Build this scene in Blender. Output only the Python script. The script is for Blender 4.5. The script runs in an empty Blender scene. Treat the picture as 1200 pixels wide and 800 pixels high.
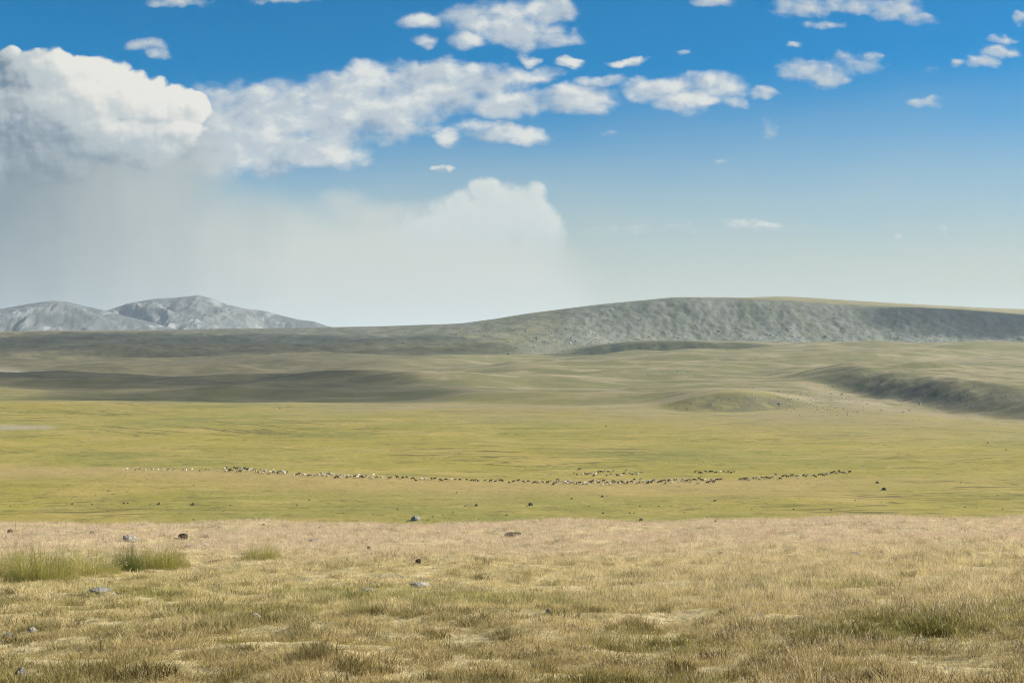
import bpy, bmesh, math, random
import numpy as np
from mathutils import Vector, Matrix

random.seed(7)
rng = np.random.default_rng(7)
scene = bpy.context.scene
COL = scene.collection
F = 1667.0                       # focal length in photo pixels (1200 wide): a 50 mm lens
SUN_AZ, SUN_EL = 81.0, 32.0      # azimuth clockwise from +Y (the view direction)
EXPOSURE = 1.0

# ------------------------------------------------------------------ helpers
def lin(r, g, b):
    def f(c):
        c /= 255.0
        return c / 12.92 if c <= 0.04045 else ((c + 0.055) / 1.055) ** 2.4
    return (f(r), f(g), f(b))

def tag(o, label=None, cat=None, group=None, kind=None):
    if label: o['label'] = label
    if cat: o['category'] = cat
    if group: o['group'] = group
    if kind: o['kind'] = kind
    return o

def link(name, me):
    o = bpy.data.objects.new(name, me)
    COL.objects.link(o)
    return o

_perm = np.random.default_rng(3).permutation(256)
_perm = np.concatenate([_perm, _perm, _perm])
_ang = np.random.default_rng(4).uniform(0, 2 * np.pi, 256)
_gx, _gy = np.cos(_ang), np.sin(_ang)

def perlin(x, y):
    xi = np.floor(x).astype(np.int64); yi = np.floor(y).astype(np.int64)
    xf = x - xi; yf = y - yi
    xi &= 255; yi &= 255
    u = xf * xf * xf * (xf * (xf * 6 - 15) + 10)
    v = yf * yf * yf * (yf * (yf * 6 - 15) + 10)
    def g(ix, iy, dx, dy):
        h = _perm[_perm[ix & 255] + (iy & 255)]
        return _gx[h] * dx + _gy[h] * dy
    n00 = g(xi, yi, xf, yf); n10 = g(xi + 1, yi, xf - 1, yf)
    n01 = g(xi, yi + 1, xf, yf - 1); n11 = g(xi + 1, yi + 1, xf - 1, yf - 1)
    a = n00 + u * (n10 - n00); b = n01 + u * (n11 - n01)
    return (a + v * (b - a)) * 1.5

def fbm(x, y, octv=4, gain=0.5):
    s = 0; a = 1.0; t = 0
    for i in range(octv):
        s = s + a * perlin(x * 2.0 ** i + 17.3 * i, y * 2.0 ** i - 9.1 * i)
        t += a; a *= gain
    return s / t * 1.3

def ridged(x, y, octv=4):
    s = 0; a = 1.0; t = 0
    for i in range(octv):
        s = s + a * (1 - 2 * np.abs(perlin(x * 2.0 ** i + 5.7 * i, y * 2.0 ** i + 3.3 * i)))
        t += a; a *= 0.5
    return s / t

def sstep(a, b, x):
    t = np.clip((x - a) / (b - a), 0, 1)
    return t * t * (3 - 2 * t)

def curve(pts, soft=0):
    a = np.array(pts, float)
    x, y = a[:, 0], a[:, 1]
    if soft:                                  # rounded at its knots
        xs = np.arange(x[0] - 200, x[-1] + 200, 2.0); ys = np.interp(xs, x, y)
        n = int(soft); kk = np.hanning(2 * n + 1); kk /= kk.sum()
        y = np.convolve(np.pad(ys, n, mode='edge'), kk, 'valid'); x = xs
    return lambda u: np.interp(u, x, y)

# ------------------------------------------------------------------ terrain
skyline = curve([(-300, 389), (0, 386), (100, 387), (200, 385), (300, 382.5), (375, 379.5), (450, 378), (540, 376.5), (580, 372.5),
                 (620, 367), (660, 362), (700, 357), (750, 351), (790, 348), (850, 346.8), (880, 347.5), (950, 351), (1000, 354),
                 (1050, 357), (1100, 359.5), (1150, 361.8), (1200, 363), (1500, 366)])
edge = curve([(-300, 391), (0, 388), (300, 385), (375, 383.5), (450, 382), (540, 379), (580, 373.5), (620, 367), (700, 357), (790, 348), (850, 348.2),
              (880, 349.5), (950, 353), (1000, 356.5), (1130, 363), (1200, 369), (1500, 385)])
crest_fg = curve([(-300, 618), (0, 617), (300, 615), (600, 613.5), (800, 612), (1000, 608.5), (1200, 605), (1500, 603)])
base_d = curve([(-300, 1900), (430, 1900), (560, 2010), (700, 2190), (820, 2290), (1500, 2300)], 40)
crest_d = curve([(-300, 2600), (450, 2590), (640, 2540), (820, 2490), (1500, 2480)], 40)
base_row = curve([(-300, 424), (0, 424), (300, 424), (480, 423), (600, 417), (700, 410), (800, 404), (900, 403), (1000, 404), (1200, 402), (1500, 402)])
r2000 = curve([(-300, 421), (0, 421), (480, 420), (600, 419), (700, 415), (900, 410), (1200, 408), (1500, 408)])
r1500 = curve([(-300, 433), (0, 433), (500, 433.5), (800, 431), (1000, 427), (1200, 424), (1500, 424)])
r1000 = curve([(-300, 453), (0, 454), (300, 458), (600, 461), (800, 459), (1000, 455), (1200, 452), (1500, 450)])

def pchip(x, y, q):
    h = np.diff(x); dl = np.diff(y) / h
    d = np.zeros_like(y)
    for k in range(1, len(x) - 1):
        if dl[k - 1] * dl[k] > 0:
            w1 = 2 * h[k] + h[k - 1]; w2 = h[k] + 2 * h[k - 1]
            d[k] = (w1 + w2) / (w1 / dl[k - 1] + w2 / dl[k])
    d[0] = dl[0]; d[-1] = dl[-1]
    i = np.clip(np.searchsorted(x, q) - 1, 0, len(h) - 1)
    t = (q - x[i]) / h[i]
    return ((1 + 2 * t) * (1 - t) ** 2 * y[i] + t * (1 - t) ** 2 * h[i] * d[i]
            + t * t * (3 - 2 * t) * y[i + 1] + t * t * (t - 1) * h[i] * d[i + 1])

TU = np.linspace(-300, 1500, 361)
TL = np.linspace(math.log(0.01), math.log(30000), 4500)
TD = np.exp(TL)
TAB = np.zeros((len(TU), len(TD)))
for i, u in enumerate(TU):
    c = (crest_fg(u) - 400) / 213.5
    zr = lambda row, d: -(row - 400) / F * d
    pts = [(0.01, -1.7), (3, -1.75), (9, -2.2 * (1 + (c - 1) * .3)), (20, -3.36 * (1 + (c - 1) * .7)), (35, -4.92 * c), (46, -5.99 * c), (51, -6.53 * c), (60, -8.4 * c),
           (90, -17), (150, -32), (230, -36.5), (400, -36), (700, -36.5), (1000, zr(r1000(u), 1000)), (1500, zr(r1500(u), 1500))]
    bd, cd = float(base_d(u)), float(crest_d(u))
    q2 = float(sstep(1960, 2260, bd))
    if bd > 2080: pts.append((2000, zr(r2000(u), 2000)))
    zb = zr(base_row(u), bd); zc = zr(edge(u), cd)
    pts.append((bd, zb))
    for fr, fz in ((.30, .18), (.64, .60), (.87, .92)): pts.append((bd + fr * (cd - bd), zb + (zc - zb) * (fr + (fz - fr) * q2)))
    pts.append((cd, zc))
    q = float(sstep(820, 930, u)); zs = zr(skyline(u), 3000) * q + (zr(edge(u), 3000) - 14) * (1 - q)
    pts += [(3000, zs), (4500, min(zs, 0) - 40), (7000, -90), (30000, -150)]
    p = np.array(pts)
    TAB[i] = pchip(p[:, 0], p[:, 1], TD)
k = np.array([1, 4, 6, 4, 1.]) / 16
for j in range(2, len(TU) - 2):
    pass
TAB = np.apply_along_axis(lambda a: np.convolve(np.pad(a, 2, mode='edge'), k, 'valid'), 0, TAB)

gully_d = curve([(860, 1260), (900, 1180), (950, 1060), (1030, 920), (1110, 800), (1200, 715), (1300, 650), (1500, 600)], 20)
hum_h = curve([(800, 0), (900, 0), (960, 6), (1020, 10), (1080, 11), (1150, 10), (1200, 9), (1320, 4), (1450, 0)], 25)
gul_h = curve([(800, 0), (900, 0), (960, 1.5), (1020, 3), (1100, 3.5), (1200, 3), (1400, 4), (1500, 4)], 25)
hum2_d = curve([(760, 760), (800, 735), (870, 740), (940, 775), (1000, 800)], 15)
hum2_h = curve([(700, 0), (770, 0), (800, 4), (850, 8.5), (900, 7), (950, 0), (1060, 0)], 20)
ben_d = curve([(640, 2090), (700, 2040), (780, 2000), (860, 2020), (920, 2080)], 15)
ben_h = curve([(600, 0), (650, 0), (700, 10), (750, 17), (800, 18), (850, 11), (910, 0), (960, 0)], 18)

def uv_of(X, Y):
    th = np.arctan2(X, Y); r = np.hypot(X, Y)
    thc = np.clip(th, -0.49, 0.49)
    return 600 + F * np.tan(thc), r * np.cos(thc)

def masks(X, Y):
    """zone weights of the land, from where it stands"""
    u, d = uv_of(X, Y)
    wob = fbm(X / 60, Y / 60, 4)
    bd, cd = base_d(u), crest_d(u)
    t = (d - bd) / (cd - bd)
    mesa = sstep(540, 720, u + 25 * wob)
    rock = sstep(-0.08, 0.12, t + 0.07 * wob) * sstep(1.0, 0.93, t) * mesa
    lefty = sstep(0.30, 0.62, t + .25 * wob) * sstep(1.0, .95, t) * (1 - mesa) * sstep(-150, 420, u + 60 * wob) * .8
    rock = np.maximum(rock, lefty)
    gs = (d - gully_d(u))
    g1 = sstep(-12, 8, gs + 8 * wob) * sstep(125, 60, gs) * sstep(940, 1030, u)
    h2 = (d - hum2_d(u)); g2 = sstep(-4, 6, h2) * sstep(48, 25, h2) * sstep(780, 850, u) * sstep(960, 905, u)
    rock_shade = np.maximum(g1 * .8, g2 * .8)  # stony bank and hollow, where shade is painted as well
    return u, d, t, mesa, rock, rock_shade, wob

def height(X, Y):
    X = np.asarray(X, float); Y = np.asarray(Y, float)
    u, d = uv_of(X, Y)
    fi = (u - TU[0]) / (TU[1] - TU[0]); fj = (np.log(np.maximum(d, 0.011)) - TL[0]) / (TL[1] - TL[0])
    i = np.clip(fi.astype(int), 0, len(TU) - 2); j = np.clip(fj.astype(int), 0, len(TL) - 2)
    a = np.clip(fi - i, 0, 1); b = np.clip(fj - j, 0, 1)
    z = (TAB[i, j] * (1 - a) + TAB[i + 1, j] * a) * (1 - b) + (TAB[i, j + 1] * (1 - a) + TAB[i + 1, j + 1] * a) * b
    # foreground hummocks and cattle-trodden turf
    wn = sstep(140, 60, d)
    z = z + wn * (0.05 * fbm(X / .9, Y / .9, 3) + (0.16 + .14 * sstep(28, 42, d)) * sstep(2, 12, d) * fbm(X / 6.5, Y / 6.5, 3))
    # the plain: slight swells and small worn steps
    wp = sstep(180, 300, d) * sstep(1000, 600, d)
    z = z + wp * (1.5 * fbm(X / 150 + 2, Y / 95, 3) + 0.22 * fbm(X / 14, Y / 9, 3))
    # foothills
    bd, cd = base_d(u), crest_d(u)
    wf = sstep(620, 1150, d) * sstep(1.0, 0.86, d / bd)
    z = z + wf * (10.0 * fbm(X / 430 + 3.1, Y / 190 + .7, 3) + 4.5 * fbm(X / 170 + 8.2, Y / 120 + 3.7, 3) + 1.3 * fbm(X / 70, Y / 45, 4))
    # long overlapping folds of the foothills, steeper towards the camera
    for ua, ub, da, db, h_ in ((400, 930, 890, 770, 6.0), (260, 780, 1080, 1000, 6.5), (500, 1000, 1230, 1190, 8.0), (640, 1250, 1480, 1420, 8.5), (200, 660, 1640, 1600, 7.5), (820, 1300, 1800, 1690, 9.0)):
        du = (ub - ua); q = (u - ua) / du
        sd = d - (da + (db - da) * q + .10 * da * (q - .5) ** 2 * 2) + 22 * fbm(X / 120 + da, Y / 120, 2)
        z = z + h_ * sstep(0, .3, q) * sstep(1, .65, q) * sstep(0, .07 * da, sd) * sstep(.38 * da, .10 * da, sd)
    # hummock above the gully, with its steep side towards the camera
    s = d - gully_d(u) + 10 * fbm(X / 45, Y / 45, 3)
    wob = fbm(X / 26, Y / 40, 4)
    z = z + hum_h(u) * sstep(-10, 120, s + 7 * wob) * sstep(650, 160, s) * (1 + .12 * wob)
    z = z - gul_h(u) * np.exp(-(np.where(s > 0, s / 38., s / 120.)) ** 2) * (1 + .25 * wob)
    s = d - hum2_d(u) + 6 * fbm(X / 30, Y / 30, 3)
    z = z + hum2_h(u) * sstep(0, 42, s + 6 * wob) * sstep(330, 70, s)
    s = d - ben_d(u) + 10 * wob
    z = z + ben_h(u) * sstep(0, 75, s) * sstep(260, 110, s)
    # scarp: buttresses, gullies, blocky scree
    t = (d - bd) / (cd - bd)
    mesa = sstep(560, 800, u + 25 * wob)
    on = np.clip(t, 0, 1); face = sstep(-.05, .25, t) * sstep(1.03, .8, t)
    flute = .55 * ridged(X / 210 + .3 * fbm(X / 80, Y / 80, 2), Y / 500, 2) + .6 * ridged(X / 85 + .25 * fbm(X / 40, Y / 40, 2), Y / 420, 4)
    z = z + face * (mesa * 6.0 + (1 - mesa) * 1.5) * (flute - .2) + face * (.5 + mesa) * 1.35 * fbm(X / 13, Y / 13, 4) - face * mesa * 7 * sstep(.25, .75, ridged(X / 330 + 2.2 + .2 * fbm(X / 90, Y / 90, 2), Y / 900, 3))
    foot = sstep(-.22, .0, t) * sstep(.35, .1, t) * mesa
    z = z + foot * (3.0 * fbm(X / 42, Y / 22, 4))
    lf = sstep(-.1, .2, t) * sstep(1.02, .8, t) * (1 - mesa)
    z = z + lf * (8 * fbm(X / 230 + 9, Y / 110, 4) + 2.2 * fbm(X / 40, Y / 30, 4))
    z = z + sstep(4000, 7000, d) * 30 * fbm(X / 1500, Y / 1500, 3)
    return z

def hits(us, rows, n=260):
    """world points of the land under viewing directions"""
    us = np.atleast_1d(np.asarray(us, float)); rows = np.atleast_1d(np.asarray(rows, float))
    lo = np.full(len(us), math.log(4.)); hi = np.full(len(us), math.log(5000.))
    for it in range(2):
        t = np.linspace(0, 1, n)[None, :]
        d = np.exp(lo[:, None] + (hi - lo)[:, None] * t)
        X = (us[:, None] - 600) / F * d
        below = height(X, d) >= -(rows[:, None] - 400) / F * d
        k_ = np.where(below.any(1), below.argmax(1), n - 1)
        ar = np.arange(len(us))
        lo, hi = np.log(d[ar, np.maximum(k_ - 1, 0)]), np.log(d[ar, k_])
    d = np.exp(hi); X = (us - 600) / F * d
    return X, d, height(X, d)

def hit(u, row):
    a, b, c = hits([u], [row])
    return Vector((float(a[0]), float(b[0]), float(c[0])))

# -------- the sheet
half = math.radians(23.5)
th_in = np.linspace(-half, half, 860)
th_out = half + (math.pi - half) * np.linspace(0, 1, 61)[1:] ** 1.4
theta = np.concatenate([-th_out[::-1][1:], th_in, th_out])
theta = np.concatenate([[-math.pi], theta])
def seg(a, b, n, log=True):
    return (np.exp(np.linspace(math.log(a), math.log(b), n, endpoint=False)) if log else np.linspace(a, b, n, endpoint=False))
rad = np.concatenate([seg(.02, 6, 14), seg(6, 62, 230), seg(62, 240, 40), seg(240, 1000, 330), seg(1000, 1850, 200),
                      seg(1850, 2640, 235, False), seg(2640, 9000, 40), seg(9000, 29000, 12), [29000]])
TH, RA = np.meshgrid(theta, rad)
XX = RA * np.sin(TH); YY = RA * np.cos(TH)
ZZ = height(XX, YY)
split = int(np.searchsorted(rad, 1860))

def grid_mesh(name, X, Y, Z, attrs):
    nr, nc = X.shape
    me = bpy.data.meshes.new(name)
    co = np.stack([X, Y, Z], -1).reshape(-1, 3).astype(np.float32)
    idx = np.arange(nr * nc).reshape(nr, nc)
    q = np.stack([idx[:-1, :-1], idx[1:, :-1], idx[1:, 1:], idx[:-1, 1:]], -1).reshape(-1, 4)[:, ::-1]
    me.vertices.add(len(co)); me.vertices.foreach_set('co', co.ravel())
    me.loops.add(q.size); me.loops.foreach_set('vertex_index', q.ravel().astype(np.int32))
    me.polygons.add(len(q)); me.polygons.foreach_set('loop_start', (np.arange(len(q)) * 4).astype(np.int32))
    me.polygons.foreach_set('use_smooth', np.ones(len(q), bool))
    for k_, v in attrs.items():
        a = me.attributes.new(k_, 'FLOAT', 'POINT')
        a.data.foreach_set('value', np.ascontiguousarray(v, dtype=np.float32).ravel())
    me.update(calc_edges=True)
    return me

U_, D_, T_, MESA, ROCK, ROCK_SHADE, WOB = masks(XX, YY)
meadow = sstep(75, 58, D_)
w2 = fbm(XX / 220, YY / 220, 4)
green_far = curve([(-300, 900), (0, 900), (300, 820), (600, 740), (800, 690), (1000, 660), (1200, 640), (1500, 640)])
GREEN = sstep(1.32, .74, D_ / green_far(U_) + .22 * w2 + .06 * WOB)
# trodden dry ground along the front of the flock's line
fl_d = curve([(0, 408), (140, 405), (330, 380), (560, 360), (800, 365), (1000, 372), (1200, 380)])
ds = D_ / fl_d(U_)
DRY = sstep(.83, .97, ds + .03 * w2) * sstep(1.03, 1.0, ds + .01 * w2) * sstep(1180, 850, U_)
# bare scars
scar = np.exp(-((D_ - 1480 + (U_ - 40) * 1.4) / 55) ** 2) * sstep(120, 60, U_)
scar = np.maximum(scar, .9 * np.exp(-((D_ - (600 + 30 * w2)) / 14) ** 2) * sstep(70, 40, U_ + 15 * WOB))
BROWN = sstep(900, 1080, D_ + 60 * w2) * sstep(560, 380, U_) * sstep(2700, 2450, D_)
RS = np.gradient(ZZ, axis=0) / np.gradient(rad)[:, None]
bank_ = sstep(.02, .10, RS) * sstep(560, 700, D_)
TALUS = sstep(.62, .22, T_ + .12 * fbm(XX / 50, YY / 90, 3) + .10 * fbm(XX / 300, YY / 300, 2))
attrs = dict(talus=TALUS, bank=bank_, meadow=meadow, green=GREEN, rock=ROCK, rubble_shade=ROCK_SHADE, dry=DRY, scar=np.clip(scar, 0, 1), brown=BROWN)

# ------------------------------------------------------------------ node helpers
class NT:
    def __init__(s, tree): s.t = tree; s.n = tree.nodes; s.l = tree.links
    def new(s, kind, **kw):
        n = s.n.new(kind)
        for a, b in kw.items(): setattr(n, a, b)
        return n
    def put(s, sock, v):
        if v is None: return
        if isinstance(v, bpy.types.NodeSocket): s.l.new(v, sock)
        elif isinstance(v, (tuple, list)) and sock.type == 'RGBA' and len(v) == 3: sock.default_value = (*v, 1)
        else: sock.default_value = v
    def m(s, op, a, b=None, c=None, clamp=False):
        n = s.new('ShaderNodeMath', operation=op, use_clamp=clamp)
        for i, v in enumerate((a, b, c)): s.put(n.inputs[i], v)
        return n.outputs[0]
    def v(s, op, a, b=None):
        n = s.new('ShaderNodeVectorMath', operation=op)
        s.put(n.inputs[0], a)
        if b is not None: s.put(n.inputs[1], b)
        return n.outputs['Value' if op in ('DOT_PRODUCT', 'LENGTH', 'DISTANCE') else 'Vector']
    def mix(s, f, a, b, blend='MIX'):
        n = s.new('ShaderNodeMix', data_type='RGBA', blend_type=blend)
        s.put(n.inputs[0], f); s.put(n.inputs[6], a); s.put(n.inputs[7], b)
        return n.outputs[2]
    def noise(s, vec, scale, detail=4, rough=.5, dist=0, col=False):
        n = s.new('ShaderNodeTexNoise')
        s.put(n.inputs['Vector'], vec); n.inputs['Scale'].default_value = scale
        n.inputs['Detail'].default_value = detail; n.inputs['Roughness'].default_value = rough; n.inputs['Distortion'].default_value = dist
        return n.outputs['Color' if col else 'Fac']
    def ss(s, a, b, x):
        n = s.new('ShaderNodeMapRange', interpolation_type='SMOOTHSTEP')
        s.put(n.inputs['Value'], x)
        if a < b:
            n.inputs[1].default_value = a; n.inputs[2].default_value = b; n.inputs[3].default_value = 0; n.inputs[4].default_value = 1
        else:
            n.inputs[1].default_value = b; n.inputs[2].default_value = a; n.inputs[3].default_value = 1; n.inputs[4].default_value = 0
        return n.outputs[0]
    def attr(s, name, kind='GEOMETRY', out='Fac'):
        return s.new('ShaderNodeAttribute', attribute_name=name, attribute_type=kind).outputs[out]
    def mapping(s, vec, scale=(1, 1, 1), rot=(0, 0, 0), loc=(0, 0, 0)):
        n = s.new('ShaderNodeMapping')
        s.put(n.inputs['Vector'], vec)
        n.inputs['Location'].default_value = loc; n.inputs['Rotation'].default_value = rot; n.inputs['Scale'].default_value = scale
        return n.outputs[0]

def material(name):
    m = bpy.data.materials.new(name); m.use_nodes = True
    nt = NT(m.node_tree)
    bs = m.node_tree.nodes['Principled BSDF']
    bs.inputs['Roughness'].default_value = .9
    bs.inputs['Specular IOR Level'].default_value = .15
    return m, nt, bs

def object_pos(nt):
    return nt.new('ShaderNodeNewGeometry').outputs['Position']

def land_material():
    m, nt, bs = material('land')
    P = object_pos(nt)
    n_big = nt.noise(P, .006, 5, .55)
    n_mid = nt.noise(P, .035, 5, .6)
    n_fine = nt.noise(P, .35, 5, .65)
    n_tiny = nt.noise(P, 2.2, 4, .6)
    # far hill grass
    hill = nt.mix(nt.ss(.35, .65, n_big), (.217, .181, .097), (.279, .229, .136))
    hill = nt.mix(nt.ss(.5, .68, n_mid), hill, (.155, .147, .070))
    hill = nt.mix(nt.m('MULTIPLY', nt.ss(.56, .7, n_fine), .35), hill, (.077, .074, .039))
    hill = nt.mix(nt.m('MULTIPLY', nt.attr('bank'), nt.ss(.30, .52, nt.noise(P, .02, 5, .6))), hill, (.144, .139, .058))  # greener growth on camera-facing slopes, darkened to stand in for their shade
    st2 = nt.noise(nt.mapping(P, (.012, .075, 0), rot=(0, 0, .05)), 1.0, 6, .65)
    hill = nt.mix(nt.m('MULTIPLY', nt.ss(.53, .66, st2), .55), hill, (.129, .120, .056))
    hill = nt.mix(nt.m('MULTIPLY', nt.ss(.45, .36, st2), .4), hill, (.318, .267, .163))
    # moorland under the ridge
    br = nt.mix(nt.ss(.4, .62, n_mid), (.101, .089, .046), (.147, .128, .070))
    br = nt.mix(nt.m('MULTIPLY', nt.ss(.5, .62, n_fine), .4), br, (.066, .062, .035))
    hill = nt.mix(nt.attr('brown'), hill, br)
    # the green plain
    g = nt.mix(nt.ss(.38, .62, n_big), (.255, .213, .048), (.201, .190, .051))
    g = nt.mix(nt.ss(.42, .66, n_mid), g, (.298, .237, .077))
    low = nt.noise(nt.mapping(P, (1, 1, 0), loc=(31, 12, 0)), .012, 4, .6)
    g = nt.mix(nt.m('MULTIPLY', nt.ss(.52, .66, low), .6), g, (.144, .147, .043))
    g = nt.mix(nt.m('MULTIPLY', nt.ss(.52, .66, nt.noise(P, .14, 6, .68)), .55), g, (.085, .082, .023))
    g = nt.mix(nt.m('MULTIPLY', nt.ss(.5, .7, n_fine), .4), g, (.344, .292, .103))
    st = nt.noise(nt.mapping(P, (.03, .20, 0)), 1.0, 5, .65)
    g = nt.mix(nt.m('MULTIPLY', nt.ss(.54, .68, st), .42), g, (.129, .120, .034))
    g = nt.mix(nt.m('MULTIPLY', nt.ss(.46, .36, st), .45), g, (.361, .297, .112))
    # worn terracettes: thin dark paths that run obliquely over the slope
    tr = nt.mapping(nt.mapping(P, rot=(0, 0, math.radians(49))), (.0035, .055, 0))
    ln = nt.noise(tr, 1.0, 3, .5, .25)
    ln = nt.m('ABSOLUTE', nt.m('SUBTRACT', ln, .5))
    ln = nt.m('MULTIPLY', nt.ss(.02, .004, ln), nt.ss(.45, .55, nt.noise(P, .009, 2)))
    sp = nt.new('ShaderNodeSeparateXYZ'); nt.put(sp.inputs[0], P)
    ln = nt.m('MULTIPLY', ln, nt.m('MULTIPLY', nt.ss(-20, -90, sp.outputs[0]), nt.ss(430, 520, sp.outputs[1])))
    tr2 = nt.mapping(nt.mapping(P, rot=(0, 0, math.radians(-8))), (.010, .07, 0))
    ln2 = nt.m('ABSOLUTE', nt.m('SUBTRACT', nt.noise(tr2, 1.0, 3, .6, .5), .47))
    ln2 = nt.m('MULTIPLY', nt.ss(.02, .004, ln2), nt.ss(.48, .58, nt.noise(nt.mapping(P, loc=(90, 40, 0)), .011, 2)))
    lines = nt.m('MAXIMUM', ln, ln2)
    g = nt.mix(nt.m('MULTIPLY', lines, .75), g, (.066, .058, .023))
    g = nt.mix(nt.m('MULTIPLY', nt.attr('dry'), .85), g, nt.mix(nt.ss(.4, .6, n_fine), (.333, .248, .116), (.279, .217, .089)))
    g = nt.mix(1.0, g, (.985, .97, .84), 'MULTIPLY')
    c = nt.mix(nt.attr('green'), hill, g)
    # bare pale soil
    c = nt.mix(nt.m('MULTIPLY', nt.attr('scar'), nt.ss(.36, .55, n_fine)), c, (.284, .258, .198))
    # scree and rock
    vo = nt.new('ShaderNodeTexVoronoi'); nt.put(vo.inputs['Vector'], P); vo.inputs['Scale'].default_value = .16
    rk = nt.mix(nt.ss(.0, 1.0, vo.outputs['Color']), (.133, .142, .116), (.185, .191, .163))
    rk = nt.mix(nt.ss(.4, .62, n_mid), rk, (.129, .144, .096))
    rk = nt.mix(nt.m('MULTIPLY', nt.ss(.5, .62, nt.noise(P, .12, 4, .7)), .65), rk, (.215, .219, .202))
    up = nt.mix(nt.ss(.4, .62, nt.noise(P, .05, 5, .65)), (.105, .112, .088), (.145, .15, .122))
    rk = nt.mix(nt.attr('talus'), up, rk)
    dn = nt.noise(nt.mapping(P, (.035, .005, .006)), 1.0, 5, .6)
    rk = nt.mix(nt.m('MULTIPLY', nt.ss(.50, .66, dn), .75), rk, (.085, .10, .062))
    rk = nt.mix(nt.m('MULTIPLY', nt.ss(.46, .34, dn), .5), rk, (.20, .205, .175))
    c = nt.mix(nt.attr('rock'), c, rk)
    c = nt.mix(nt.m('MULTIPLY', nt.attr('rubble_shade'), nt.ss(.30, .55, nt.noise(P, .09, 5, .65))), c, (.088, .084, .055))  # stony ground darkened to paint the shade of bank and hollow
    # turf under the grass of the near meadow
    md = nt.mix(nt.ss(.35, .65, nt.noise(P, 1.1, 5, .6)), (.30, .245, .12), (.46, .375, .205))
    md = nt.mix(nt.m('MULTIPLY', nt.ss(.55, .7, n_tiny), .6), md, (.10, .085, .038))
    c = nt.mix(nt.attr('meadow'), c, md)
    nt.put(bs.inputs['Base Color'], c)
    # relief
    bmp = nt.new('ShaderNodeBump'); bmp.inputs['Strength'].default_value = .55; bmp.inputs['Distance'].default_value = .5
    hgt = nt.m('ADD', nt.noise(P, .5, 6, .65), nt.m('MULTIPLY', nt.attr('rock'), nt.m('MULTIPLY', nt.noise(P, .22, 6, .7), 2.5)))
    nt.put(bmp.inputs['Height'], hgt)
    nt.put(bs.inputs['Normal'], bmp.outputs[0])
    return m

LAND = land_material()
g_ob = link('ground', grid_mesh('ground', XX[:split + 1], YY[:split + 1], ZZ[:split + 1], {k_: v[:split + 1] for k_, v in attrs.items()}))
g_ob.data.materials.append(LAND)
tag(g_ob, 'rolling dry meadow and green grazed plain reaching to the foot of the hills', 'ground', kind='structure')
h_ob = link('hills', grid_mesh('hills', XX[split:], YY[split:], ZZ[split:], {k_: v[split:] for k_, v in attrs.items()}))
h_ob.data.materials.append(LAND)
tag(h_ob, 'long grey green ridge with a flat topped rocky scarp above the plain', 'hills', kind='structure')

# ------------------------------------------------------------------ far mountains
def mountain(label, prof, dist, depth, seed):
    sk = curve(prof)
    u0, u1 = prof[0][0], prof[-1][0]
    uu = np.linspace(u0, u1, int((u1 - u0) * 1.3)); tt = np.linspace(-1, 1, 150)
    Uu, Tt = np.meshgrid(uu, tt)
    Y = dist + Tt * depth
    X = (Uu - 600) / F * dist
    base = -95
    top = -(sk(Uu) - 400) / F * dist
    a = np.abs(Tt)
    hgt = (top - base)
    prf = 1 - a ** .92
    rg = ridged(X / 550 + seed + .35 * fbm(X / 370, Y / 370, 3), Y / 920 + seed, 5)
    Z = base + hgt * prf + 75 * (rg - .45) * sstep(0, .16, a) * sstep(1, .7, a) + 8 * fbm(X / 45 + seed, Y / 45, 4) * sstep(0.0, .08, a)
    me = grid_mesh('mountain', X, Y, Z, {})
    o = link('mountain', me)
    m, nt, bs = material('mountain_rock')
    P = object_pos(nt)
    c = nt.mix(nt.ss(.4, .62, nt.noise(P, .0065, 6, .6)), (.085, .094, .094), (.14, .143, .135))
    sc = nt.noise(nt.mapping(P, (1, .55, .5)), .014, 7, .7, .5)
    c = nt.mix(nt.m('MULTIPLY', nt.ss(.53, .62, sc), .65), c, (.28, .29, .295))
    nt.put(bs.inputs['Base Color'], c)
    me.materials.append(m)
    tag(o, label, 'mountain', kind='structure')
    return o
mountain('pale grey mountain with a low rounded double summit behind the ridge',
         [(-330, 392), (-200, 380), (-90, 366), (-30, 363), (0, 361.5), (20, 358), (40, 354.5), (62, 351.5), (80, 353), (100, 358), (122, 363), (145, 369), (180, 378), (230, 392)], 5600, 950, 1.7)
mountain('pale grey mountain with a higher pointed summit and white scree streaks',
         [(20, 392), (90, 372), (127, 363), (150, 355), (180, 349.5), (205, 348), (222, 346.3), (233, 345), (245, 348), (265, 355.5), (285, 360.5), (310, 363.5), (330, 369), (350, 374), (368, 376), (382, 381), (430, 392)], 6200, 1050, 6.3)

# ------------------------------------------------------------------ rocks
def rock_mesh(seed, flat=.55, sub=3, rough=.28):
    bm = bmesh.new()
    bmesh.ops.create_icosphere(bm, subdivisions=sub, radius=1)
    r = random.Random(seed)
    planes = [(Vector((r.gauss(0, 1), r.gauss(0, 1), r.gauss(0, .8))).normalized(), r.uniform(.55, .95)) for _ in range(9)]
    off = Vector((r.uniform(0, 99), r.uniform(0, 99), r.uniform(0, 99)))
    from mathutils import noise
    sx, sy = r.uniform(.85, 1.2), r.uniform(.7, 1.0)
    for v in bm.verts:
        p = v.co.copy()
        for n, dd in planes:
            k_ = p.dot(n)
            if k_ > dd: p -= n * (k_ - dd)
        p += p.normalized() * rough * .5 * noise.fractal(p * 2.2 + off, 1, 2, 4)
        v.co = Vector((p.x * sx, p.y * sy, p.z * flat))
    me = bpy.data.meshes.new('rock')
    bm.to_mesh(me); bm.free()
    for p in me.polygons: p.use_smooth = False
    return me

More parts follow.
